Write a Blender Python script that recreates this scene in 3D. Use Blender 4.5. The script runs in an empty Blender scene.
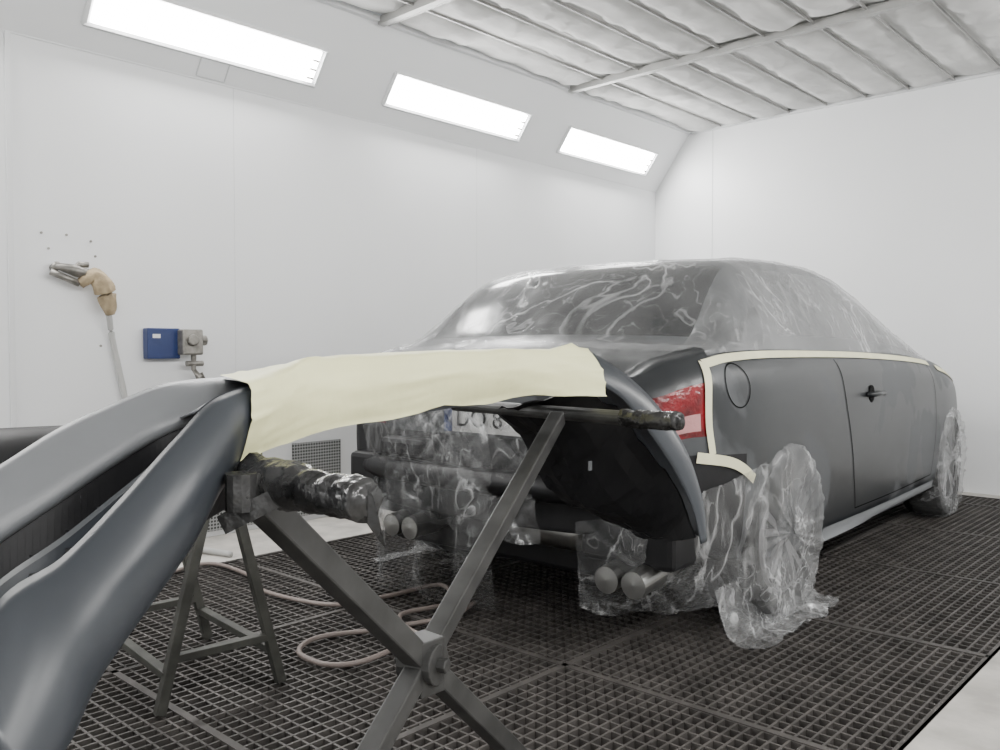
import bpy, math, random, bmesh
from mathutils import Vector, noise, Matrix
random.seed(4)
th=math.radians(42.9)
F=Vector((-math.sin(th),math.cos(th),0)); R=Vector((math.cos(th),math.sin(th),0))
def W3(a,d,z): 
    v=F*d+R*a; return Vector((v.x,v.y,z))
# ---------------------------------------------------------------- materials
def newmat(name):
    m=bpy.data.materials.new(name); m.use_nodes=True
    nt=m.node_tree; b=nt.nodes.get('Principled BSDF'); return m,nt,b
def simple(name,col,rough=.5,metal=0,var=.0,scale=5,bump=0,bscale=40,spec=.5):
    m,nt,b=newmat(name); N=nt.nodes; L=nt.links
    b.inputs['Roughness'].default_value=rough; b.inputs['Metallic'].default_value=metal
    b.inputs['Specular IOR Level'].default_value=spec
    b.inputs['Base Color'].default_value=(*col,1)
    tc=N.new('ShaderNodeTexCoord')
    if var>0:
        n=N.new('ShaderNodeTexNoise'); n.inputs['Scale'].default_value=scale; n.inputs['Detail'].default_value=5
        L.new(tc.outputs['Object'],n.inputs['Vector'])
        r=N.new('ShaderNodeValToRGB'); r.color_ramp.elements[0].position=.35; r.color_ramp.elements[1].position=.65
        r.color_ramp.elements[0].color=(*[c*(1-var) for c in col],1); r.color_ramp.elements[1].color=(*[min(1,c*(1+var)) for c in col],1)
        L.new(n.outputs['Fac'],r.inputs['Fac']); L.new(r.outputs['Color'],b.inputs['Base Color'])
    if bump>0:
        n=N.new('ShaderNodeTexNoise'); n.inputs['Scale'].default_value=bscale; n.inputs['Detail'].default_value=4
        L.new(tc.outputs['Object'],n.inputs['Vector'])
        bp=N.new('ShaderNodeBump'); bp.inputs['Strength'].default_value=bump; bp.inputs['Distance'].default_value=.02
        L.new(n.outputs['Fac'],bp.inputs['Height']); L.new(bp.outputs['Normal'],b.inputs['Normal'])
    return m
def primer(name):
    m=simple(name,(.018,.020,.022),.30,var=.08,scale=2.2,spec=.42); nt=m.node_tree; N=nt.nodes; L=nt.links; b=N['Principled BSDF']
    src=b.inputs['Base Color'].links[0].from_socket
    tc=N.new('ShaderNodeTexCoord'); n=N.new('ShaderNodeTexNoise'); n.inputs['Scale'].default_value=2.0; n.inputs['Detail'].default_value=5; n.inputs['Distortion'].default_value=.5
    L.new(tc.outputs['Object'],n.inputs['Vector'])
    r=N.new('ShaderNodeValToRGB'); r.color_ramp.elements[0].position=.52; r.color_ramp.elements[1].position=.56
    r.color_ramp.elements[0].color=(0,0,0,1); r.color_ramp.elements[1].color=(.8,.8,.8,1); L.new(n.outputs['Fac'],r.inputs['Fac'])
    mx=N.new('ShaderNodeMix'); mx.data_type='RGBA'; L.new(r.outputs['Color'],mx.inputs[0]); L.new(src,mx.inputs[6]); mx.inputs[7].default_value=(.062,.066,.071,1)
    L.new(mx.outputs[2],b.inputs['Base Color']); 
    rr=N.new('ShaderNodeMapRange'); L.new(r.outputs['Color'],rr.inputs[0]); rr.inputs[3].default_value=.30; rr.inputs[4].default_value=.5; L.new(rr.outputs[0],b.inputs['Roughness'])
    return m
def film(name,lo,hi,stretch=(1,1,1),sc=3,wid=.03,bstr=.3,patch=.15,rough=.3,fr=.18,col=.66,gl=.2,grough=.26,tr=.90):
    m,nt,b=newmat(name); N=nt.nodes; L=nt.links
    b.inputs['Base Color'].default_value=(col,col*1.01,col*1.02,1); b.inputs['Roughness'].default_value=rough
    tc=N.new('ShaderNodeTexCoord'); mp=N.new('ShaderNodeMapping'); mp.inputs['Scale'].default_value=stretch
    L.new(tc.outputs['Object'],mp.inputs['Vector'])
    def nse(s,det,dist):
        n=N.new('ShaderNodeTexNoise'); n.inputs['Scale'].default_value=s; n.inputs['Detail'].default_value=det; n.inputs['Distortion'].default_value=dist
        L.new(mp.outputs['Vector'],n.inputs['Vector']); return n.outputs['Fac']
    def mth(op,a,c,cl=False):
        k=N.new('ShaderNodeMath'); k.operation=op; k.use_clamp=cl
        for i,v in enumerate((a,c)):
            if v is None: continue
            if isinstance(v,(int,float)): k.inputs[i].default_value=v
            else: L.new(v,k.inputs[i])
        return k.outputs[0]
    def ridge(fac,w):
        return mth('SUBTRACT',1,mth('DIVIDE',mth('ABSOLUTE',mth('SUBTRACT',fac,.5),None),w),True)
    n1=nse(sc,3,.6); n2=nse(sc*2.3,2,.9); n3=nse(sc*.7,2,.2)
    st=mth('MAXIMUM',ridge(n1,wid),mth('MULTIPLY',ridge(n2,wid*.8),.7))
    gate=mth('MULTIPLY',mth('SUBTRACT',n3,.42),4.2,True)
    st=mth('MULTIPLY',st,mth('ADD',mth('MULTIPLY',gate,.75),.25))
    lw=N.new('ShaderNodeLayerWeight'); lw.inputs['Blend'].default_value=.35
    fac=mth('ADD',mth('MULTIPLY',st,hi),mth('ADD',lo,mth('MULTIPLY',gate,patch)))
    fac=mth('ADD',fac,mth('MULTIPLY',mth('POWER',lw.outputs['Facing'],2.0),fr),True)
    h=mth('ADD',mth('MULTIPLY',st,.5),n1)
    bp=N.new('ShaderNodeBump'); bp.inputs['Strength'].default_value=bstr; bp.inputs['Distance'].default_value=.02
    L.new(h,bp.inputs['Height']); L.new(bp.outputs['Normal'],b.inputs['Normal'])
    g=N.new('ShaderNodeBsdfGlossy'); g.inputs['Roughness'].default_value=grough; g.inputs['Color'].default_value=(.85,.87,.88,1); L.new(bp.outputs['Normal'],g.inputs['Normal'])
    mg=N.new('ShaderNodeMixShader'); mg.inputs['Fac'].default_value=gl; L.new(b.outputs[0],mg.inputs[1]); L.new(g.outputs[0],mg.inputs[2])
    t=N.new('ShaderNodeBsdfTransparent'); t.inputs['Color'].default_value=(tr,tr,tr,1)
    mx=N.new('ShaderNodeMixShader'); L.new(fac,mx.inputs['Fac'])
    L.new(t.outputs[0],mx.inputs[1]); L.new(mg.outputs[0],mx.inputs[2])
    L.new(mx.outputs[0],N['Material Output'].inputs['Surface'])
    return m
def emis(name,col,s):
    m,nt,b=newmat(name)
    b.inputs['Emission Color'].default_value=(*col,1); b.inputs['Emission Strength'].default_value=s
    b.inputs['Base Color'].default_value=(.9,.9,.9,1)
    return m
def perforated(name):
    m,nt,b=newmat(name); N=nt.nodes; L=nt.links
    tc=N.new('ShaderNodeTexCoord'); sx=N.new('ShaderNodeSeparateXYZ'); L.new(tc.outputs['Object'],sx.inputs[0])
    def cell(o):
        a=N.new('ShaderNodeMath'); a.operation='MULTIPLY'; a.inputs[1].default_value=55; L.new(o,a.inputs[0])
        f=N.new('ShaderNodeMath'); f.operation='FRACT'; L.new(a.outputs[0],f.inputs[0])
        s=N.new('ShaderNodeMath'); s.operation='SUBTRACT'; s.inputs[1].default_value=.5; L.new(f.outputs[0],s.inputs[0])
        p=N.new('ShaderNodeMath'); p.operation='POWER'; p.inputs[1].default_value=2; L.new(s.outputs[0],p.inputs[0]); return p
    p1=cell(sx.outputs['Y']); p2=cell(sx.outputs['Z'])
    ad=N.new('ShaderNodeMath'); ad.operation='ADD'; L.new(p1.outputs[0],ad.inputs[0]); L.new(p2.outputs[0],ad.inputs[1])
    lt=N.new('ShaderNodeMath'); lt.operation='LESS_THAN'; lt.inputs[1].default_value=.12; L.new(ad.outputs[0],lt.inputs[0])
    mx=N.new('ShaderNodeMix'); mx.data_type='RGBA'; L.new(lt.outputs[0],mx.inputs[0])
    mx.inputs[6].default_value=(.36,.37,.37,1); mx.inputs[7].default_value=(.03,.03,.03,1)
    L.new(mx.outputs[2],b.inputs['Base Color']); b.inputs['Roughness'].default_value=.5
    return m
M_wall=simple('wall_paint',(.81,.82,.83),.40,var=.02,scale=1.2)
M_seam=simple('seam_grey',(.62,.63,.64),.6)
M_ceil=simple('filter_fleece',(.66,.66,.65),.9,var=.12,scale=3,bump=.3,bscale=14)
M_bar=simple('galvanised_bar',(.38,.38,.37),.45,metal=.3,var=.1)
M_conc=simple('concrete',(.44,.42,.39),.8,var=.2,scale=6,bump=.1)
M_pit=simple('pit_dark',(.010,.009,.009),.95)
M_grate=simple('grate_steel',(.066,.060,.056),.55,metal=.2,var=.3,scale=9)
M_light=emis('tube_light',(1,.99,.97),64)
M_frame=simple('light_frame',(.74,.75,.76),.4)
M_perf=perforated('perforated_sheet')
M_body=primer('dark_primer')
M_glass=simple('car_glass',(.008,.009,.010),.12)
M_black=simple('black_plastic',(.008,.008,.009),.45,var=.2,spec=.25)
M_tape=simple('masking_tape',(.70,.68,.47),.6,var=.05,scale=12)
M_gap=simple('panel_gap',(.005,.005,.005),.8,spec=.1)
M_red=simple('tail_lens',(.15,.006,.009),.15,var=.5,scale=14,bump=.3)
M_redw=simple('tail_lens_clear',(.45,.22,.22),.15,bump=.3)
M_silver=simple('sill_silver',(.21,.22,.23),.4)
M_alloy=simple('alloy_wheel',(.26,.26,.27),.35,metal=.6)
M_tyre=simple('tyre_rubber',(.010,.010,.010),.8,bump=.3,bscale=60,spec=.2)
M_chrome=simple('exhaust_steel',(.34,.34,.33),.35,metal=1,var=.25)
M_under=simple('underbody',(.010,.010,.011),.6,var=.4,scale=9,spec=.25)
M_filmW=film('film_side_windows',.13,.40,(1,1,.28),sc=4.2,wid=.018,patch=.10,fr=.25,bstr=.15)
M_filmB=film('film_rear_window',.04,.38,(.8,1,.8),sc=3.2,wid=.015,patch=.10,fr=.25,bstr=.15)
M_filmR=film('film_drape',.03,.36,(1,1,.4),sc=4.5,wid=.018,patch=.08,fr=.14,bstr=.15,tr=.86)
M_filmH=film('film_wheel',.06,.46,(1,1,1),sc=5,wid=.022,patch=.15,bstr=.25,fr=.3,tr=.86)
M_slate=simple('bumper_slate',(.030,.034,.040),.30,var=.08,scale=3,spec=.4)
M_lgrey=simple('bumper_light_primer',(.14,.146,.153),.4,var=.06,spec=.4)
M_mask=simple('masking_paper',(.74,.73,.42),.5,var=.04,scale=6,bump=.2,bscale=9)
M_steel=simple('stand_steel',(.038,.038,.037),.5,metal=.3,var=.35,scale=14)
M_trest=simple('trestle_steel',(.045,.045,.039),.6,metal=.2,var=.35,scale=12)
M_foil=simple('foil_wrap',(.025,.025,.025),.22,metal=.2,var=.8,scale=16,bump=.7,bscale=18)
M_hose=simple('hose_rubber',(.20,.165,.15),.5)
M_blue=simple('blue_enamel',(.012,.03,.125),.35)
M_gm=simple('grey_metal',(.24,.23,.21),.4,metal=.6,var=.3,scale=25)
M_tan=simple('tan_wrap',(.38,.30,.19),.8,var=.25,scale=20,bump=.4)
M_white=simple('white_plastic',(.8,.8,.8),.4)
M_plate=simple('plate_white',(.5,.5,.49),.4)
# ---------------------------------------------------------------- mesh builder
class MB:
    def __init__(s): s.v=[];s.f=[];s.m=[]
    def box(s,c0,c1,mi=0):
        x0,y0,z0=c0;x1,y1,z1=c1;n=len(s.v)
        s.v+=[(x0,y0,z0),(x1,y0,z0),(x1,y1,z0),(x0,y1,z0),(x0,y0,z1),(x1,y0,z1),(x1,y1,z1),(x0,y1,z1)]
        for q in [(0,3,2,1),(4,5,6,7),(0,1,5,4),(1,2,6,5),(2,3,7,6),(3,0,4,7)]:
            s.f.append(tuple(n+i for i in q)); s.m.append(mi)
    def beam(s,p,q,w,h,mi=0,up=Vector((0,0,1))):
        p=Vector(p);q=Vector(q);d=(q-p).normalized()
        if abs(d.dot(up))>.98: up=Vector((1,0,0))
        a=d.cross(up).normalized()*w/2; b=a.cross(d).normalized()*h/2; n=len(s.v)
        for e in (p,q): s.v+=[tuple(e-a-b),tuple(e+a-b),tuple(e+a+b),tuple(e-a+b)]
        for k in [(0,1,2,3),(7,6,5,4),(0,4,5,1),(1,5,6,2),(2,6,7,3),(3,7,4,0)]:
            s.f.append(tuple(n+i for i in k)); s.m.append(mi)
    def tube(s,pts,r,mi=0,seg=12,cap=True,jit=0):
        pts=[Vector(p) for p in pts]; n0=len(s.v); up=Vector((0,0,1)); K=len(pts)
        for i,p in enumerate(pts):
            d=(pts[min(i+1,K-1)]-pts[max(i-1,0)]).normalized()
            u=Vector((1,0,0)) if abs(d.z)>.95 else up
            a=d.cross(u).normalized(); b=a.cross(d).normalized()
            rr=r[i] if isinstance(r,(list,tuple)) else r
            for k in range(seg):
                t=2*math.pi*k/seg; r2=rr*(1+jit*noise.noise(p*30+Vector((math.cos(t)*2,math.sin(t)*2,i*.3))))
                s.v.append(tuple(p+(a*math.cos(t)+b*math.sin(t))*r2))
        for i in range(K-1):
            for k in range(seg):
                k2=(k+1)%seg; s.f.append((n0+i*seg+k,n0+i*seg+k2,n0+(i+1)*seg+k2,n0+(i+1)*seg+k)); s.m.append(mi)
        if cap:
            s.f.append(tuple(n0+k for k in range(seg))[::-1]); s.m.append(mi)
            s.f.append(tuple(n0+(K-1)*seg+k for k in range(seg))); s.m.append(mi)
    def loft(s,rows,mi=0,mf=None):
        n0=len(s.v); C=len(rows[0])
        for r in rows: s.v+=[tuple(p) for p in r]
        for i in range(len(rows)-1):
            for j in range(C-1):
                s.f.append((n0+i*C+j,n0+i*C+j+1,n0+(i+1)*C+j+1,n0+(i+1)*C+j)); s.m.append(mf(i,j) if mf else mi)
    def build(s,name,mats,parent=None,smooth=False,solid=0,bevel=0,sub=0):
        me=bpy.data.meshes.new(name); me.from_pydata(s.v,[],s.f); 
        for m in mats: me.materials.append(m)
        for p,mi in zip(me.polygons,s.m): p.material_index=mi; p.use_smooth=smooth
        me.update(); o=bpy.data.objects.new(name,me); bpy.context.scene.collection.objects.link(o)
        if parent: o.parent=parent
        if solid: 
            k=o.modifiers.new('solid','SOLIDIFY'); k.thickness=solid; k.offset=-1
        if bevel:
            k=o.modifiers.new('bev','BEVEL'); k.width=bevel; k.segments=2
        return o
def empty(name,loc=(0,0,0),rz=0):
    e=bpy.data.objects.new(name,None); e.location=loc; e.rotation_euler=(0,0,rz); e.empty_display_size=.2
    bpy.context.scene.collection.objects.link(e); return e
def cat(P,n):
    P=[Vector(p) for p in P]; out=[]
    for i in range(len(P)-1):
        p0=P[i-1] if i>0 else P[0]*2-P[1]; p1=P[i];p2=P[i+1]; p3=P[i+2] if i+2<len(P) else P[-1]*2-P[-2]
        for k in range(n):
            t=k/n
            out.append(.5*((2*p1)+(p2-p0)*t+(2*p0-5*p1+4*p2-p3)*t*t+(3*p1-p0-3*p2+p3)*t**3))
    out.append(P[-1]); return out
def nz(x,y=0,z=0): return noise.noise(Vector((x,y,z)))
def rg(g,k=5): return max(0,1-abs(g)*k)**1.5
# ---------------------------------------------------------------- room
XL=-4.22; XR=1.25; YB=-2.4; YE=6.6; ZC=2.905; ZF=2.42; SL=.36; PX0=-3.66; PX1=-.70; PY0=-1.6; PY1=6.45
b=MB(); b.box((XL-.08,YB,0),(XL,YE,ZF+.02)); b.build('wall_left',[M_wall])
b=MB(); b.box((XR,YB,0),(XR+.08,YE,ZF+.02)); b.build('wall_right',[M_wall])
b=MB(); b.box((XL-.08,YE,0),(XR+.08,YE+.08,ZC+.1)); b.build('wall_end',[M_wall])
b=MB(); b.box((XL-.08,YB-.08,0),(XR+.08,YB,ZC+.1)); b.build('wall_rear',[M_wall])
def slope_pt(side,s,y,off=0):
    x=XL+SL*s; z=ZF+(ZC-ZF)*s
    nx=(ZC-ZF); nzv=-SL; l=math.hypot(nx,nzv); x+=nx/l*off; z+=nzv/l*off
    if side=='r': x=XL+XR-x
    return Vector((x,y,z))
for side,nm in (('l','wall_slope_left'),('r','wall_slope_right')):
    b=MB(); b.loft([[slope_pt(side,0,YB),slope_pt(side,1,YB)],[slope_pt(side,0,YE),slope_pt(side,1,YE)]])
    b.build(nm,[M_wall])
b=MB(); b.box((XL+.001,1.298,0),(XL+.013,1.322,ZF)); b.build('trim_1',[M_frame])
b=MB()
for y in (2.42,4.3): b.box((XL,y-.001,0),(XL+.001,y+.001,ZF))
for x in (-3.65,-1.2): b.box((x-.003,YE-.002,0),(x+.003,YE,ZC))
b.build('trim_2',[M_seam])
b=MB(); b.box((XL+.001,YB,ZF-.004),(XL+.005,YE,ZF+.004)); 
b.beam((XL+SL,YB,ZC-.012),(XL+SL,YE,ZC-.012),.035,.03); b.beam((XL+SL,YE-.015,ZC-.012),(XR-SL,YE-.015,ZC-.012),.03,.03)
b.build('trim_3',[M_frame])
b=MB()
pts=[slope_pt('l',.03,2.2,.004),slope_pt('l',.22,2.2,.004),slope_pt('l',.22,2.36,.004),slope_pt('l',.03,2.36,.004)]
for i in range(4): b.beam(pts[i],pts[(i+1)%4],.005,.005)
b.build('trim_4',[M_seam])
for side in 'lr':
    for (y0,y1) in ((-2.0,-.74),(-.1,1.15),(1.64,2.86),(3.42,4.62),(5.13,6.28)):
        e=empty('wall_light_panel')
        p=MB(); p.loft([[slope_pt(side,.235,y0,.006),slope_pt(side,.53,y0,.006)],[slope_pt(side,.235,y1,.006),slope_pt(side,.53,y1,.006)]])
        p.build('diffuser',[M_light],e)
        q=MB(); c=[slope_pt(side,.21,y0-.03,.008),slope_pt(side,.555,y0-.03,.008),slope_pt(side,.555,y1+.03,.008),slope_pt(side,.21,y1+.03,.008)]
        for i in range(4): q.beam(c[i],c[(i+1)%4],.02,.016)
        q.build('frame',[M_frame],e)
        q=MB()
        for k in range(3):
            a=slope_pt(side,.27+.085*k,y1-.045,.012); q.beam(a,a+Vector((0,.04,0)),.016,.010)
        q.build('tube_end_clips',[M_gm],e)
b=MB(); NXc=290; bars=[-.35,1.4,3.15,4.9,6.6]
ys=[YB+(YE-YB)*i/220 for i in range(221)]; x0=XL+SL; x1=XR-SL; SW=.30
rows=[]
for y in ys:
    row=[]
    fy=((y-bars[0])/1.75)%1.0
    py=min(1,math.sin(math.pi*fy)*4+.05)
    for i in range(NXc+1):
        x=x0+(x1-x0)*i/NXc; fx=((x-x0)/SW)%1; k=int((x-x0)/SW)
        pf=abs(math.sin(math.pi*fx))**.55
        z=ZC-.045*pf*py*(1+.5*nz(k*3.3,y*1.1))-.006*nz(x*9,y*2.5)*py - .020*rg(nz(x*1.5+k*5,y*4),5)*pf
        row.append((x,y,z+.02))
    rows.append(row)
b.loft(rows); b.build('ceiling',[M_ceil],smooth=True)
b=MB()
for y in bars[:-1]: b.box((x0,y-.022,ZC-.045),(x1,y+.022,ZC+.0)); b.box((x0,y+.05,ZC-.03),(x1,y+.062,ZC+.0))
k=0
while x0+k*SW<x1:
    x=x0+k*SW; b.box((x-.005,YB,ZC-.020),(x+.005,YE,ZC-.004)); 
    k+=1
b.box((x0,YB,ZC+.03),(x1,YE,ZC+.05))
b.build('ceiling_frame',[M_bar])
b=MB()
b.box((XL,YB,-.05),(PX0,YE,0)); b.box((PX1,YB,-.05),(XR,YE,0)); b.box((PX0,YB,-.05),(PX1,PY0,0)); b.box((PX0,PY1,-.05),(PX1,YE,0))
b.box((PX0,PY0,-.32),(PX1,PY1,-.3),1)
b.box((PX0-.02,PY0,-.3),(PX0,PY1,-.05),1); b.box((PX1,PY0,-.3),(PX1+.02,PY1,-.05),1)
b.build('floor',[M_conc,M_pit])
b=MB()
x=PX0
while x<PX1: b.box((x-.0035,PY0,-.03),(x+.0035,PY1,-.003)); x+=.037
y=PY0
while y<PY1: b.box((PX0,y-.0035,-.03),(PX1,y+.0035,-.004)); y+=.045
for x in (PX0,-2.66,-1.67,PX1): b.box((x-.011,PY0,-.035),(x+.011,PY1,0))
for y in [PY0,-.9,.1,1.1,2.1,3.1,4.1,5.1,6.1,PY1]: b.box((PX0,y-.011,-.035),(PX1,y+.011,0))
b.build('floor_grating',[M_grate])
for i in range(8):
    y0=1.12+i*.55
    b=MB(); b.box((XL+.004,y0,.03),(XL+.012,y0+.34,.46)); b.build('exhaust_grille',[M_perf])
e=empty('air_regulator_box')
b=MB(); b.box((XL+.003,1.905,.955),(XL+.06,2.075,1.11)); b.build('back_plate',[M_blue],e,bevel=.006)
b=MB(); b.box((XL+.02,2.06,.975),(XL+.12,2.17,1.105)); b.tube([(XL+.07,2.165,1.05),(XL+.07,2.21,1.05)],.028); b.tube([(XL+.12,2.11,1.05),(XL+.14,2.11,1.05)],.03)
b.build('regulator',[M_gm],e,bevel=.008)
b=MB(); b.tube([(XL+.07,2.14,.975),(XL+.07,2.14,.90),(XL+.07,2.17,.86),(XL+.07,2.18,.80)],[.014,.012,.018,.012]); b.tube([(XL+.07,2.10,.93),(XL+.07,2.19,.93)],.014)
b.tube([(XL+.07,2.18,.88),(XL+.07,2.21,.83),(XL+.07,2.2,.78)],.009)
b.build('fittings',[M_gm],e)
b=MB(); b.box((XL+.061,1.93,1.06),(XL+.062,1.97,1.08)); b.build('label',[M_white],e)
e=empty('spray_gun_holder')
b=MB(); b.tube([(XL+.006,1.49,1.38),(XL+.05,1.49,1.39)],.02); b.tube([(XL+.05,1.48,1.39),(XL+.07,1.56,1.37),(XL+.07,1.64,1.35)],[.014,.028,.024]); b.tube([(XL+.05,1.46,1.36),(XL+.07,1.58,1.31)],.016)
b.tube([(XL+.07,1.55,1.37),(XL+.07,1.58,1.40),(XL+.07,1.62,1.40)],.014)
b.build('gun_body',[M_gm],e,smooth=True)
b=MB(); b.tube(cat([(XL+.07,1.58,1.31),(XL+.08,1.64,1.35),(XL+.08,1.685,1.30),(XL+.07,1.71,1.22),(XL+.06,1.72,1.17)],6),[.02+.022*math.sin(math.pi*i/24) for i in range(25)],jit=.5); b.build('wrapped_handle',[M_tan],e,smooth=True)
b=MB(); b.tube(cat([(XL+.06,1.715,1.18),(XL+.03,1.745,1.05),(XL+.03,1.775,.9),(XL+.03,1.80,.78),(XL+.03,1.83,.6),(XL+.05,1.9,.3),(XL+.2,2.0,.05),(XL+.5,2.1,.014)],8),.014,jit=.2); b.build('hose',[simple('hose_grey',(.45,.45,.44),.5)],e,smooth=True)
b=MB()
for y,z in ((1.44,1.54),(1.55,1.54),(1.66,1.52),(1.47,1.47),(1.68,1.45),(1.70,1.02)): b.tube([(XL+.001,y,z),(XL+.005,y,z)],.006)
b.build('wall_screws',[M_gm])
# ---------------------------------------------------------------- car
def pchip(tab):
    xs=[p[0] for p in tab]; yv=[p[1] for p in tab]; n=len(xs)
    dl=[(yv[i+1]-yv[i])/(xs[i+1]-xs[i]) for i in range(n-1)]
    m=[dl[0]]+[0 if dl[i-1]*dl[i]<=0 else 2*dl[i-1]*dl[i]/(dl[i-1]+dl[i]) for i in range(1,n-1)]+[dl[-1]]
    def f(x):
        if x<=xs[0]: return yv[0]
        if x>=xs[-1]: return yv[-1]
        for i in range(n-1):
            if x<=xs[i+1]: break
        h=xs[i+1]-xs[i]; t=(x-xs[i])/h
        return (2*t**3-3*t*t+1)*yv[i]+(t**3-2*t*t+t)*h*m[i]+(-2*t**3+3*t*t)*yv[i+1]+(t**3-t*t)*h*m[i+1]
    return f
fW=pchip([(-.70,.715),(-.66,.765),(-.58,.81),(-.4,.848),(-.1,.87),(.5,.88),(1.5,.885),(2.4,.88),(2.8,.855),(3.1,.78),(3.3,.64),(3.4,.5)])
fzb=pchip([(-.7,.38),(-.4,.28),(0,.22),(.4,.20),(2.2,.2),(3.0,.2),(3.4,.24)])
fzs=pchip([(-.7,.90),(-.6,.95),(-.35,.99),(0,1.0),(1.5,.98),(2.1,.945),(2.8,.865),(3.2,.76),(3.4,.62)])
fzr=pchip([(-.7,.90),(-.6,.965),(-.42,1.0),(-.35,1.03),(-.12,1.22),(.0,1.30),(.12,1.335),(.6,1.37),(.95,1.375),(1.3,1.35),(1.65,1.26),(1.95,1.12),(2.22,.975),(2.45,.925),(2.8,.88),(3.2,.78),(3.4,.63)])
fwr=pchip([(-.7,.58),(-.4,.66),(-.1,.63),(.1,.605),(.6,.585),(1.3,.57),(1.75,.59),(2.1,.66),(2.35,.70),(2.8,.68),(3.2,.58),(3.4,.38)])
fzt=pchip([(-.7,.91),(-.6,.985),(-.44,1.01),(-.36,1.04),(-.13,1.25),(.0,1.345),(.12,1.375),(.6,1.41),(.95,1.42),(1.3,1.40),(1.68,1.32),(2.0,1.16),(2.28,1.015),(2.5,.965),(3.0,.905),(3.25,.82),(3.4,.68)])
SUB=9
def section(y):
    W=fW(y);zb=fzb(y);zs=fzs(y);zr=fzr(y);wr=fwr(y);zt=fzt(y);h=zs-zb
    P=[(0,zb),(W-.12,zb),(W-.025,zb+.05),(W,zb+h*.33),(W+.004,zb+h*.62),(W-.012,zb+h*.87),(W-.065,zs)]
    P.append(((P[6][0]+wr)/2+.022,(zs+zr)/2+.012)); P.append((wr,zr)); P.append((wr*.66,zt-.008)); P.append((0,zt))
    return [Vector((p[0],0,p[1])) for p in P]
_sc={}
def curve_at(y):
    k=round(y,4)
    if k not in _sc:
        c=cat(section(y),SUB)
        for p in c: p.y=y
        _sc[k]=c
    return _sc[k]
def surf(y,t):
    c=curve_at(y); q=t*SUB; i=min(int(q),len(c)-2); return c[i].lerp(c[i+1],q-i)
def side_t(y,z):
    lo,hi=1.2,7.9
    for _ in range(30):
        m=(lo+hi)/2
        if surf(y,m).z<z: lo=m
        else: hi=m
    return (lo+hi)/2
def side_p(y,z,off=0):
    p=surf(y,side_t(y,z)).copy(); p.x+=off; return p
car=empty('car',(-2.229,2.974,0),math.radians(3.0))
ST=[-.70+ (3.4+.70)*i/164 for i in range(165)]
half=len(curve_at(0)); 
rows=[];info=[]
def full(c,y,kx=1,dy=0):
    r=[Vector((p.x*kx,y+dy,p.z)) for p in c]
    l=[Vector((-p.x*kx,y+dy,p.z)) for p in c[1:-1]][::-1]
    return r+l
KR=[0,.12,.25,.4,.52,.62,.7,.78,.86,.93,.97]
for k in KR: rows.append(full(curve_at(-.70),-.70,k,-.07*(1-k*k))); info.append(('r',k))
for y in ST: rows.append(full(curve_at(y),y)); info.append(('b',y))
for k in KR[::-1]: rows.append(full(curve_at(3.4),3.4,k,.10*(1-k*k))); info.append(('f',k))
C=len(rows[0]); cb=MB()
for r in rows: cb.v+=[tuple(p) for p in r]
def tof(j):
    if j>=half-1: j=C-1-j
    return (j+.5)/SUB
for i in range(len(rows)-1):
    kd,val=info[i]
    for j in range(C):
        j2=(j+1)%C; cb.f.append((i*C+j,i*C+j2,(i+1)*C+j2,(i+1)*C+j))
        t=tof(j); mi=0; y=val if kd=='b' else (-.75 if kd=='r' else 3.4)
        if t<1.3: mi=2
        if kd=='r' and t<3.85: mi=2
        if kd=='b':
            if t<3.7 and y<-.34: mi=2
            if 6.3<t<7.75 and .10+ (t-6.3)*.16<y<2.14-(t-6.3)*.34: mi=1
            if t>8.15 and -.34<y<.0: mi=1
            if t>8.2 and 1.72<y<2.3: mi=1
            if 3.95<t<5.15 and y<-.535: mi=3
            if 4.15<t<4.4 and y<-.58: mi=4
        if kd=='r' and 3.95<t<5.15 and val>=.70: mi=3
        if kd=='r' and 4.15<t<4.6 and val>=.74: mi=4
        cb.m.append(mi)
body=cb.build('body_shell',[M_body,M_glass,M_under,M_red,M_redw,M_gap],car,smooth=True)
bm=bmesh.new(); bm.from_mesh(body.data); bmesh.ops.remove_doubles(bm,verts=bm.verts,dist=.0004); bmesh.ops.dissolve_degenerate(bm,dist=.0002,edges=bm.edges)
bmesh.ops.recalc_face_normals(bm,faces=bm.faces); bm.to_mesh(body.data); bm.free()
cut=MB()
for yy in (0.02,2.58):
    for s in (1,-1): cut.tube([(s*.56,yy,.325),(s*1.05,yy,.325)],.358,seg=64)
co=cut.build('wheel_well_cutter',[M_gap],car)
bpy.context.view_layer.update()
md=body.modifiers.new('wells','BOOLEAN'); md.object=co; md.operation='DIFFERENCE'; md.solver='EXACT'
dg=bpy.context.evaluated_depsgraph_get(); me2=bpy.data.meshes.new_from_object(body.evaluated_get(dg))
body.modifiers.clear(); old=body.data; body.data=me2; bpy.data.objects.remove(co)
def strip(name,poly,w,mat,off=.003,n=8,side=1):
    P=cat([Vector((p[0],p[1],0)) for p in poly],n); rows=[]
    for i,p in enumerate(P):
        d=(P[min(i+1,len(P)-1)]-P[max(i-1,0)]).normalized(); q=Vector((-d.y,d.x,0))*w/2
        a=p-q; c=p+q; row=[]
        for k in range(4):
            m=a.lerp(c,k/3); yy=max(-.699,m.x); s=side_p(yy,m.y,off); s.x*=side; row.append(s)
        rows.append(row)
    b=MB(); b.loft(rows); return b.build(name,[mat],car,smooth=True)
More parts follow.
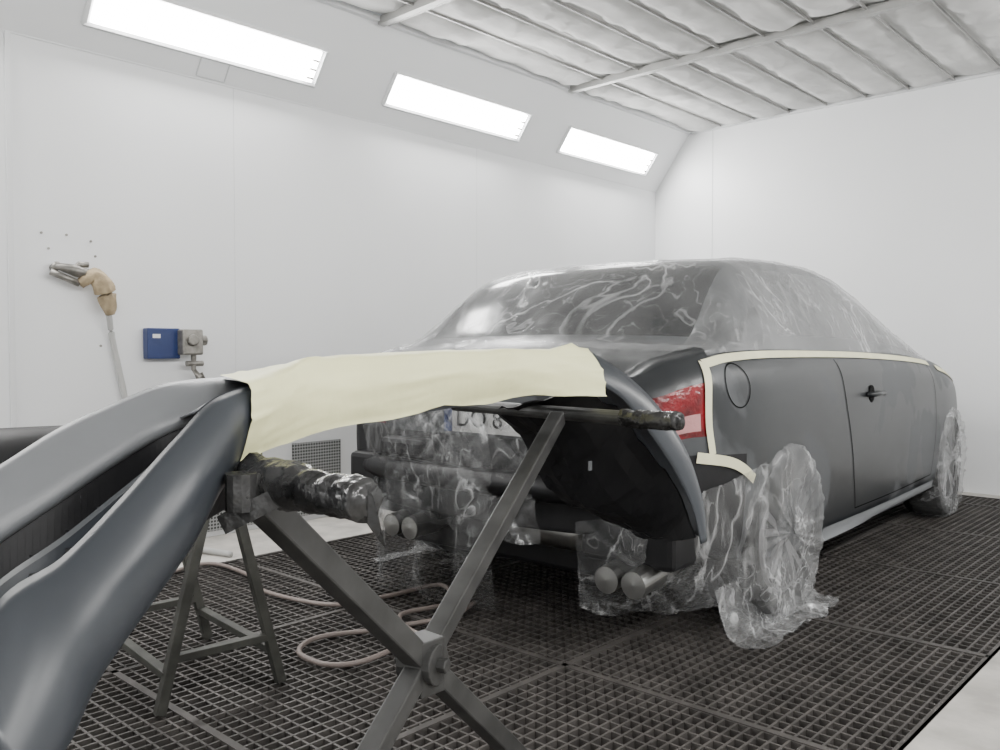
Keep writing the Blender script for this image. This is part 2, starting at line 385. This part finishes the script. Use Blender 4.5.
for s in (1,-1):
    strip('belt_tape',[(-.50,.955),(-.35,.975),(0,.985),(.8,.98),(1.5,.962),(2.0,.94),(2.2,.925)],.026,M_tape,.005,side=s)
    strip('quarter_tape',[(-.50,.96),(-.535,.86),(-.545,.76),(-.53,.66)],.030,M_tape,.006,side=s)
    strip('bumper_line_tape',[(-.60,.655),(-.45,.63),(-.36,.60),(-.28,.555)],.035,M_tape,.007,side=s)
    strip('door_gap',[(.60,.96),(.63,.80),(.70,.60),(.76,.42),(.80,.30)],.007,M_gap,.0015,side=s)
    strip('door_gap_front',[(2.12,.92),(2.16,.75),(2.16,.5),(2.12,.3)],.006,M_gap,.0015,side=s)
    strip('door_gap_bottom',[(.80,.30),(1.4,.295),(2.12,.30)],.006,M_gap,.0015,side=s)
    strip('sill_trim',[(.40,.245),(1.2,.235),(2.18,.235)],.06,M_silver,.012,side=s)
strip('hood_tape',[(2.35,.90),(2.7,.855),(3.0,.795)],.03,M_tape,.006)
strip('fuel_flap_gap',[(-.36+.075*math.cos(a*math.pi/8),.88+.075*math.sin(a*math.pi/8)) for a in range(17)],.005,M_gap,.0015,n=3)
b=MB(); hp=side_p(1.0,.80,0); 
b.tube([hp+Vector((.0,-.09,0)),hp+Vector((.03,-.07,.0)),hp+Vector((.034,.06,.0)),hp+Vector((0,.08,0))],.011,0); b.build('door_handle',[M_body],car,smooth=True)
b=MB(); b.tube([hp+Vector((-.01,-.02,0)),hp+Vector((.003,-.02,0))],.04,0,seg=24); b.build('handle_cup',[M_gap],car)
def wheel(name,x,y,s):
    b=MB(); R0=.315
    prof=[(.0,.20),(0,.215),(-.01,.225),(.0,.27),(.008,.30),(-.01,.313),(-.05,.316),(-.16,.316),(-.2,.305),(-.21,.25),(-.21,.21)]
    n=48; n0=len(b.v)
    for i in range(n+1):
        a=2*math.pi*i/n
        for (px,pr) in prof: b.v.append((x+s*px,y+pr*math.cos(a),R0+pr*math.sin(a)))
    C=len(prof)
    for i in range(n):
        for j in range(C-1):
            b.f.append((n0+i*C+j,n0+i*C+j+1,n0+(i+1)*C+j+1,n0+(i+1)*C+j)); b.m.append(0 if j>1 else 1)
    b.tube([(x-s*.07,y,R0),(x-s*.20,y,R0)],.205,3,seg=40)
    b.tube([(x-s*.07,y,R0),(x-s*.01,y,R0)],.04,1,seg=20)
    for k in range(5):
        for dd in (-.16,.16):
            a=2*math.pi*k/5+.3
            p=Vector((x-s*.022,y+.03*math.cos(a),R0+.03*math.sin(a))); q=Vector((x-s*.008,y+.21*math.cos(a+dd),R0+.21*math.sin(a+dd)))
            b.beam(p,q,.026,.030,1,up=Vector((1,0,0)))
    return b.build(name,[M_tyre,M_alloy,M_black,M_gap],car,smooth=False)
wheel('wheel_rear_right',.865,.02,1); wheel('wheel_rear_left',-.865,.02,-1); wheel('wheel_front_right',.865,2.58,1); wheel('wheel_front_left',-.865,2.58,-1)
def wheelfilm(name,y,s,seed,skirt):
    b=MB(); rows=[]; n=144; x0=.874
    rs=[(.0,.016),(.03,.016),(.07,.014),(.11,.011),(.15,.010),(.19,.01),(.23,.012),(.27,.016),(.30,.017),(.325,.008),(.336,-.02),(.340,-.07),(.340,-.12),(.336,-.17)]
    for (r,dx) in rs:
        row=[]
        for i in range(n+1):
            a=2*math.pi*i/n; ca,sa=math.cos(a),math.sin(a)
            w=.012*rg(nz(ca*4+seed,sa*4,r*1.5),4)*min(1,r*6)+.008*nz(ca*2+seed,sa*2,r*5)+.005*rg(nz(ca*r*11+seed,sa*r*11,1),4)
            rr=r*(1+.03*nz(ca*2,sa*2,seed+5)+.02*rg(nz(ca*6,sa*6,seed),4)) if r>.3 else r
            z=.32+rr*sa; yy=y+rr*ca; xx=x0+dx+w+.004
            if z<.012: z=.012+.004*abs(nz(i,r)); 
            row.append((s*xx,yy,z))
        rows.append(row)
    b.loft(rows)
    if skirt:
        rows=[]
        for k in range(22):
            u=k/21; row=[]
            for i in range(90):
                v=i/89; yy=y-.46+v*.80
                edge=.07*(.5+.5*math.sin(math.pi*v))*(1+.9*nz(v*5,3.1))
                xx=.80+ (edge+.11)*u
                z=.008+ .025*rg(nz(xx*6,yy*4,2),4)+ .012*rg(nz(xx*12,yy*9,5),4) + max(0,(1-u*1.7))**2*.16
                row.append((s*xx,yy+.03*nz(v*9,u*3),z))
            rows.append(row)
        b.loft(rows)
    return b.build(name,[M_filmH],car,smooth=True)
wheelfilm('wheel_film_rear_right',.02,1,2,True); wheelfilm('wheel_film_front_right',2.58,1,7,False); wheelfilm('wheel_film_rear_left',.02,-1,3,True)
def gfilm():
    b=MB()
    ys=[-.46+2.72*i/230 for i in range(231)]; ts=[6.0+4*j/60 for j in range(61)]
    P=[[surf(y,t).copy() for t in ts] for y in ys]
    for s in (1,-1):
        rows=[]
        for i in range(len(ys)):
            row=[]
            for j in range(len(ts)):
                a=P[min(i+1,len(ys)-1)][j]-P[max(i-1,0)][j]; c=P[i][min(j+1,60)]-P[i][max(j-1,0)]
                n=a.cross(c); 
                if n.length<1e-9: n=Vector((0,0,1))
                n.normalize()
                if n.z<0 and abs(n.z)>.2: n=-n
                if P[i][j].x>.3 and n.x<0: n=-n
                if n.z<-.1: n=-n
                y,t=ys[i],ts[j]
                if t<8.2: g=nz(y*6+t*1.4,t*.4); g2=nz(y*10-t*2.0,t*.7,3)
                else: g=nz(P[i][j].x*s*3+y*2,y*1.3,4); g2=nz(P[i][j].x*s*6-y*4,y*1.6,7)
                edge=min(1,(t-6.0)*2)
                off=.005+(.006*rg(g,4)+.004*rg(g2,4))*edge+.002*nz(y*2,t,s)
                q=P[i][j]+n*max(.004,off); q.x*=s; row.append(q)
            rows.append(row)
        b.loft(rows,mf=lambda i,j:1 if (ts[j]>8.0 and ys[i]<.03) else 0)
    return b.build('window_film',[M_filmW,M_filmB],car,smooth=True)
gfilm()
def drape(name,path,zt,zb,mat,amp=.03,n=10,rowsn=40,seed=0,flare=.04,cx=1.0):
    P=cat([Vector((p[0],p[1],0)) for p in path],n*3); rows=[]
    K=len(P)-1
    Z=[zt[0]+(zt[1]-zt[0])*i/K if isinstance(zt,(list,tuple)) else zt for i in range(K+1)]
    L=[0]
    for i in range(K): L.append(L[-1]+(P[i+1]-P[i]).length)
    for k in range(rowsn+1):
        u=k/rowsn; row=[]
        for i,p in enumerate(P):
            d=(P[min(i+1,K)]-P[max(i-1,0)]).normalized(); q=Vector((d.y,-d.x,0)); l=L[i]
            zz=Z[i]+(zb+.05*nz(l*5,seed)-Z[i])*u
            w=amp*(.2+u)*nz(l*6+seed,u*1.0,seed)*1.6+amp*.45*rg(nz(l*7+u*1.5*cx+seed,u*.9),4)+amp*.2*rg(nz(l*11-u*3*cx,u*1.8,seed),4)+flare*u*u
            row.append((p.x+q.x*w,p.y+q.y*w,max(.01,zz)))
        rows.append(row)
    b=MB(); b.loft(rows); return b.build(name,[mat],car,smooth=True)
drape('rear_film_left',[(.10,-.80),(-.3,-.81),(-.56,-.77),(-.68,-.68),(-.76,-.45)],.92,.05,M_filmR,.05,seed=3)
drape('rear_film_beam',[(.34,-.86),(0,-.90),(-.35,-.89),(-.58,-.82)],.82,.34,M_filmR,.06,seed=9,cx=2)
drape('rear_film_right',[(.93,-.28),(.88,-.45),(.80,-.60),(.68,-.76),(.50,-.83)],(.62,.44),.14,M_filmR,.03,seed=6)
b=MB(); rows=[]
for i in range(50):
    y=-.69+.30*i/49; row=[]
    for j in range(81):
        s=-1+2*j/80*.78; t=10-abs(s)*4
        p=surf(y,t); w=.006+.010*rg(nz(s*4,y*4),4); row.append((p.x*(1 if s>0 else -1),y,p.z+w))
    rows.append(row)
b.loft(rows); b.build('deck_film',[M_filmB],car,smooth=True)
b=MB()
b.tube(cat([(-.58,-.74,.53),(-.3,-.80,.53),(.3,-.80,.53),(.58,-.74,.53)],6),.045,0)
b.tube([(.08,-.60,.36),(.11,-.62,.36),(.38,-.62,.36),(.41,-.60,.36)],[.05,.07,.07,.05],1,seg=24)
b.build('crash_beam_and_muffler',[M_black,M_chrome],car,smooth=True)
for nm,xs,zt_ in (('exhaust_tips_right',(.60,.70),.265),('exhaust_tips_left',(-.30,-.40),.31)):
    b=MB()
    for x in xs:
        b.tube([(x,-.5,zt_+.03),(x,-.70,zt_+.01),(x,-.80,zt_)],[.038,.044,.044],0,seg=28,cap=False)
        b.tube([(x,-.80,zt_),(x,-.804,zt_),(x,-.80,zt_),(x,-.66,zt_)],[.044,.042,.040,.038],0,seg=28,cap=False)
        b.tube([(x,-.785,zt_),(x,-.78,zt_)],.040,1,seg=28)
    b.build(nm,[M_chrome,M_gap],car,smooth=False)
b=MB(); b.box((-.6,-.60,.20),(.62,-.3,.42)); b.box((-.62,-.72,.42),(.66,-.60,.64)); b.box((-.45,-.82,.58),(-.2,-.72,.66)); b.box((-.68,-.78,.40),(-.5,-.66,.58)); b.box((.45,-.73,.30),(.80,-.45,.48)); b.box((-.60,-.73,.34),(-.2,-.45,.46)); b.build('rear_valance',[M_black],car,bevel=.02)
b=MB(); b.box((-.12,-.79,.70),(.40,-.782,.81),0); b.box((-.12,-.792,.70),(-.08,-.79,.81),1); b.build('licence_plate',[M_plate,M_blue],car)
tx=bpy.data.curves.new('plate_text','FONT'); tx.body='DO 8'; tx.size=.095; tx.extrude=.001
to=bpy.data.objects.new('plate_text',tx); bpy.context.scene.collection.objects.link(to); to.parent=car; to.location=(-.06,-.7935,.722); to.rotation_euler=(math.pi/2,0,0); tx.materials.append(M_gap)
# ---------------------------------------------------------------- bumper on the stand
bump=empty('car_bumper')
Lr=[(-.343,.60,.672),(-.34,.66,.692),(-.344,.72,.72),(-.333,.80,.759),(-.318,.88,.804),(-.315,.965,.85),(-.315,1.07,.864),(-.24,1.22,.888),(-.106,1.5,.894),(.041,1.75,.903),(.235,1.93,.894)]
Ur=[(-.4085,.62,.752),(-.40,.68,.80),(-.383,.74,.817),(-.3666,.82,.855),(-.344,.90,.905),(-.3286,.98,.942),(-.302,1.08,.957),(-.251,1.22,.983),(-.106,1.5,.994),(.041,1.75,.998),(.195,1.95,.998)]
Gl=[(-.593,.90,.766),(-.559,.95,.798),(-.518,1.0,.834),(-.486,1.06,.866),(-.4546,1.12,.894),(-.4126,1.15,.915),(-.374,1.2,.938),(-.34,1.34,.955),(-.24,1.62,.965),(-.10,1.88,.965),(.06,2.08,.96)]
Gu=[(-.63,.95,.825),(-.589,1.0,.862),(-.55,1.06,.900),(-.51,1.12,.927),(-.475,1.18,.948),(-.44,1.22,.955),(-.41,1.26,.957),(-.40,1.42,.955),(-.30,1.70,.955),(-.16,1.96,.955),(0,2.16,.95)]
nS=8
def rail(T,n=nS): return cat([W3(*p) for p in T],n)
lr,ur,gl,gu=rail(Lr),rail(Ur),rail(Gl),rail(Gu)
N6=6*nS
def outdir(i): return (R*.75-F*.45+Vector((0,0,.45))).normalized()
def band(a,b_,bul,i0,i1,cols=12):
    rows=[]
    for i in range(i0,i1+1):
        row=[]
        for k in range(cols+1):
            t=k/cols; row.append(a[i].lerp(b_[i],t)+outdir(i)*bul*math.sin(math.pi*t)**.8)
        rows.append(row)
    return rows
b=MB(); rows=band(lr,ur,.016,0,N6-1)
for i,r in enumerate(rows):
    q=(gl[i]-ur[i]).normalized(); r.append(r[-1]+q*.002+Vector((0,0,-.010))); r.append(r[-1]+q*.001+Vector((0,0,-.035)))
    r.insert(0,r[0]+q*.02+Vector((0,0,-.008)))
b.loft(rows); b.build('side_band',[M_slate],bump,smooth=True,solid=.002)
b=MB(); rows=[]
for i in range(0,N6+5):
    q=(gu[i]-gl[i]).normalized(); row=[gl[i]+Vector((0,0,-.012)),gl[i]]
    for k in range(1,7): row.append(gl[i].lerp(gu[i],k/6)+Vector((0,0,.008*math.sin(math.pi*k/6))))
    row.append(gu[i]+q*.03+Vector((0,0,-.03))); row.append(gu[i]+q*.04+Vector((0,0,-.10)))
    rows.append(row)
b.loft(rows); b.build('upper_band',[M_lgrey],bump,smooth=True,solid=.003)
b=MB(); rows=[]
for i in range(N6-11,N6+6):
    rows.append([ur[i].lerp(gl[i],k/5)+Vector((0,0,.0)) for k in range(6)])
b.loft(rows); b.build('corner_bridge',[M_slate],bump,smooth=True,solid=.003)
b=MB(); rows=[]
for i in range(0,N6+1):
    a=ur[i]+(gl[i]-ur[i])*.02+Vector((0,0,-.02)); c=gl[i]+Vector((0,0,-.010)); row=[a]
    row.append(a+Vector((0,0,-.08))); row.append(c+Vector((0,0,-.14))+(a-c)*.15); row.append(c)
    rows.append(row)
b.loft(rows)
for i in range(2,N6-8,5):
    a=ur[i]+(gl[i]-ur[i])*.08+Vector((0,0,-.06)); c=ur[i].lerp(gl[i],.9)+Vector((0,0,-.06)); b.beam(a,c,.008,.03)
b.build('grille_trough',[M_black],bump,smooth=False)
b=MB(); rows=[]
for i in range(0,N6-4):
    c=ur[i].lerp(gl[i],.66)+Vector((0,0,-.035)); q=(gl[i]-ur[i]).normalized(); rows.append([c-q*.010+Vector((0,0,-.014)),c-q*.004,c+q*.008+Vector((0,0,.004)),c+q*.012+Vector((0,0,-.02))])
b.loft(rows); b.build('grille_divider',[M_slate],bump,smooth=False)
b=MB(); rows=band(lr,ur,.010,N6-1,len(lr)-1)
for i,r in enumerate(rows):
    j=N6-1+i
    for k in range(1,8): r.append(ur[j].lerp(gu[j],k/7)+Vector((0,0,.002)))
b.loft(rows); b.build('centre_skin',[M_slate],bump,smooth=True)
b=MB(); rows=[]
for i in range(N6-3,len(lr)):
    u=max(0,(i-N6)/(len(lr)-1-N6)); row=[]; st_=max(0,1-abs(i-N6)/4)
    for k in range(25):
        t=k/24; w=.003*nz(u*9,t*2)+.004*rg(nz(u*10+t*2,t*2),4)+.003*st_
        low=-.10*nz(u*7,8.0)-.03
        tt=low+(1-low)*t
        p=lr[i].lerp(ur[i],tt)+outdir(i)*(.016*math.sin(math.pi*max(0,min(1,tt)))**.8+.005+w)
        if t>.85: p.z+=.006*nz(u*10,5.5)+ (.016*math.exp(-((u-.93)/.035)**2)) + (.008*math.exp(-((u-.2)/.05)**2))
        row.append(p)
    for k in range(1,6): row.append(ur[i].lerp(gu[i],k/7)+Vector((0,0,.010+.004*nz(u*12,k))))
    rows.append(row)
b.loft(rows); b.build('masking_paper',[M_mask],bump,smooth=True)
Ao=[(.205,1.97,.995),(.286,1.99,.945),(.365,2.0,.871),(.435,2.0,.765),(.4705,1.98,.651),(.475,1.95,.564)]
Ai=[(.23,1.93,.92),(.281,1.95,.885),(.335,1.96,.82),(.402,1.96,.72),(.443,1.95,.632),(.458,1.93,.556)]
Ab=[(.13,2.18,.96),(.21,2.2,.92),(.29,2.2,.84),(.37,2.2,.74),(.41,2.2,.64),(.42,2.16,.56)]
ao,ai,ab=rail(Ao),rail(Ai),rail(Ab)
b=MB(); rows=[]
for i in range(len(ao)):
    row=[ai[i].lerp(ao[i],k/6)+(R*.4-F*.9)*.006*math.sin(math.pi*k/6) for k in range(7)]
    row+=[ao[i].lerp(ab[i],k/4) for k in range(1,5)]
    rows.append(row)
b.loft(rows); b.build('arm_skin',[M_slate],bump,smooth=True,solid=.004)
In=[[(.20,1.98,.90),(.05,2.02,.87),(-.02,2.12,.85)],[(.275,1.99,.86),(.14,2.04,.80),(.05,2.15,.78)],[(.325,2.0,.79),(.20,2.08,.70),(.10,2.18,.68)],[(.388,2.0,.71),(.27,2.1,.60),(.17,2.2,.60)],[(.43,1.98,.63),(.36,2.1,.55),(.27,2.2,.56)],[(.448,1.95,.56),(.40,2.06,.53),(.33,2.15,.54)]]
cols=[rail([r[k] for r in In],6) for k in range(3)]
b=MB(); rows=[]
for i in range(len(cols[0])):
    rows.append([p+Vector((0,0,.012*(nz(i*.4,k*.7)+(.5 if (i//6)%2 else 0)))) for k,p in enumerate(cat([cols[0][i],cols[1][i],cols[2][i]],5))])
b.loft(rows)
b.build('inner_liner',[M_black],bump,smooth=False,solid=.006)
b=MB()
p=W3(.215,2.02,.735); b.beam(p,p+Vector((0,0,-.022)),.010,.004)
b.build('clip',[M_lgrey],bump)
# ---------------------------------------------------------------- X stand
st=empty('x_frame_stand')
T1=W3(.13,1.9,.85); T2=W3(-.29,.95,.85); Cc=W3(-.12,1.30,.518)
def ground_from(T,Cp): 
    d=Cp-T; k=(T.z)/(T.z-Cp.z); return T+d*k
F1=ground_from(T1,Cc); F2=ground_from(T2,Cc)
b=MB(); b.beam(T1,F1,.032,.032); b.beam(T2,F2,.034,.034)
b.build('legs',[M_steel],st,bevel=.003)
b=MB(); b.tube([Cc-(R*.9-F*.4)*.03,Cc+(R*.9-F*.4)*.03],.032,seg=20); b.tube([Cc-(R*.9-F*.4)*.045,Cc+(R*.9-F*.4)*.045],.012,seg=6)
b.beam(Cc+Vector((0,0,.04)),Cc-Vector((0,0,.045)),.05,.05)
b.build('pivot',[M_steel],st,bevel=.002)
b=MB(); r1a,r1b=W3(-.12,2.25,.855),W3(.36,1.70,.855); b.tube([r1a,r1b],.016,seg=16)
r2a,r2b=W3(-.40,1.10,.85),W3(-.142,.87,.845); b.tube([r2a,r2b],.016,seg=16); b.build('rails',[M_steel],st,smooth=False)
b=MB(); P=[r1a.lerp(r1b,.80+.2*i/14) for i in range(15)]; b.tube(P,[.019+.004*nz(i*.9) for i in range(15)],0,seg=20,jit=.25)
P=[r2a.lerp(r2b,.42+.60*i/30) for i in range(31)]; b.tube(P,[.023+.003*nz(i*.5+3)+(.004 if i<14 else 0) for i in range(31)],0,seg=32,jit=.22)
b.build('foil_wrap',[M_foil],st,smooth=True)
e=r2b; b=MB(); b.loft([[e+Vector((0,0,.02)),e+R*.012+Vector((0,0,.005)),e+R*.02+Vector((0,0,-.03))],[e+Vector((0,0,-.015)),e+R*.01+Vector((0,0,-.03)),e+R*.024+Vector((0,0,-.048))]]); b.build('foil_tail',[M_foil],st,solid=.003)
b=MB(); b.tube([T2+Vector((0,0,-.03)),T2+Vector((0,0,.012))],.018); b.beam(T2+R*-.02+Vector((0,0,-.045)),T2+R*.04+Vector((0,0,-.015)),.022,.022); b.build('rail_clamp',[M_foil],st)
# ---------------------------------------------------------------- trestle
tr=empty('sawhorse_trestle')
f1,f2,f3,f4=W3(-.933,2.30,0),W3(-.663,2.54,0),W3(-1.017,2.93,0),W3(-1.28,2.69,0)
a1,a2=W3(-.80,2.42,.73),W3(-1.15,2.81,.73)
b=MB()
for f,a in ((f1,a1),(f2,a1),(f3,a2),(f4,a2)): b.beam(f,a,.028,.028)
b.beam(a1+(a1-a2)*.1,a2+(a2-a1)*.1,.05,.04)
for f,g,A,B,s in ((f1,f2,a1,a1,.2),(f3,f4,a2,a2,.2),(f1,f4,a1,a2,.14),(f2,f3,a1,a2,.14)): b.beam(f.lerp(A,s),g.lerp(B,s),.028,.022)
b.build('frame',[M_trest],tr,bevel=.002)
b2=empty('bumper_trim')
Ut=[(-2.3,1.95,.76),(-1.9,2.1,.775),(-1.55,2.25,.777),(-1.3,2.36,.782),(-1.12,2.5,.78),(-.95,2.75,.775)]
Lt=[(-2.2,1.85,.62),(-1.8,1.98,.63),(-1.45,2.12,.65),(-1.22,2.26,.70),(-1.06,2.42,.74),(-.90,2.70,.76)]
ut,lt=rail(Ut,6),rail(Lt,6); b=MB(); rows=[]
for i in range(len(ut)):
    row=[lt[i].lerp(ut[i],k/6)+Vector((0,0,.018*math.sin(math.pi*k/6))) for k in range(7)]; row.append(ut[i]+F*.12+Vector((0,0,-.03))); rows.append(row)
b.loft(rows); b.build('skin',[M_black],b2,smooth=True,solid=.005)
hp_=[(-1.55,3.45),(-1.376,3.9),(-1.1,3.7),(-.98,3.469),(-.654,3.27),(-.44,3.4),(-.25,3.55),(-.2,3.3),(-.37,3.148),(-.30,2.95),(-.18,2.9),(-.214,3.08),(-.42,2.98),(-.62,2.9),(-.66,2.76),(-.56,2.65),(-.45,2.66),(-.34,2.8),(-.22,3.0),(-.10,3.3)]
b=MB(); b.tube(cat([W3(a,d,.012) for a,d in hp_],8),.009,seg=8); b.build('air_hose',[M_hose],smooth=True)
# ---------------------------------------------------------------- world + camera
w=bpy.data.worlds.new('world'); bpy.context.scene.world=w; w.use_nodes=True; w.node_tree.nodes['Background'].inputs[0].default_value=(.9,.95,1,1); w.node_tree.nodes['Background'].inputs[1].default_value=.3
cd=bpy.data.cameras.new('camera'); cd.lens=30.6; cd.sensor_width=36; cd.clip_start=.05
c=bpy.data.objects.new('camera',cd); bpy.context.scene.collection.objects.link(c); c.location=(0,0,1.0); c.rotation_euler=(math.radians(90-1.685),0,th)
bpy.context.scene.camera=c
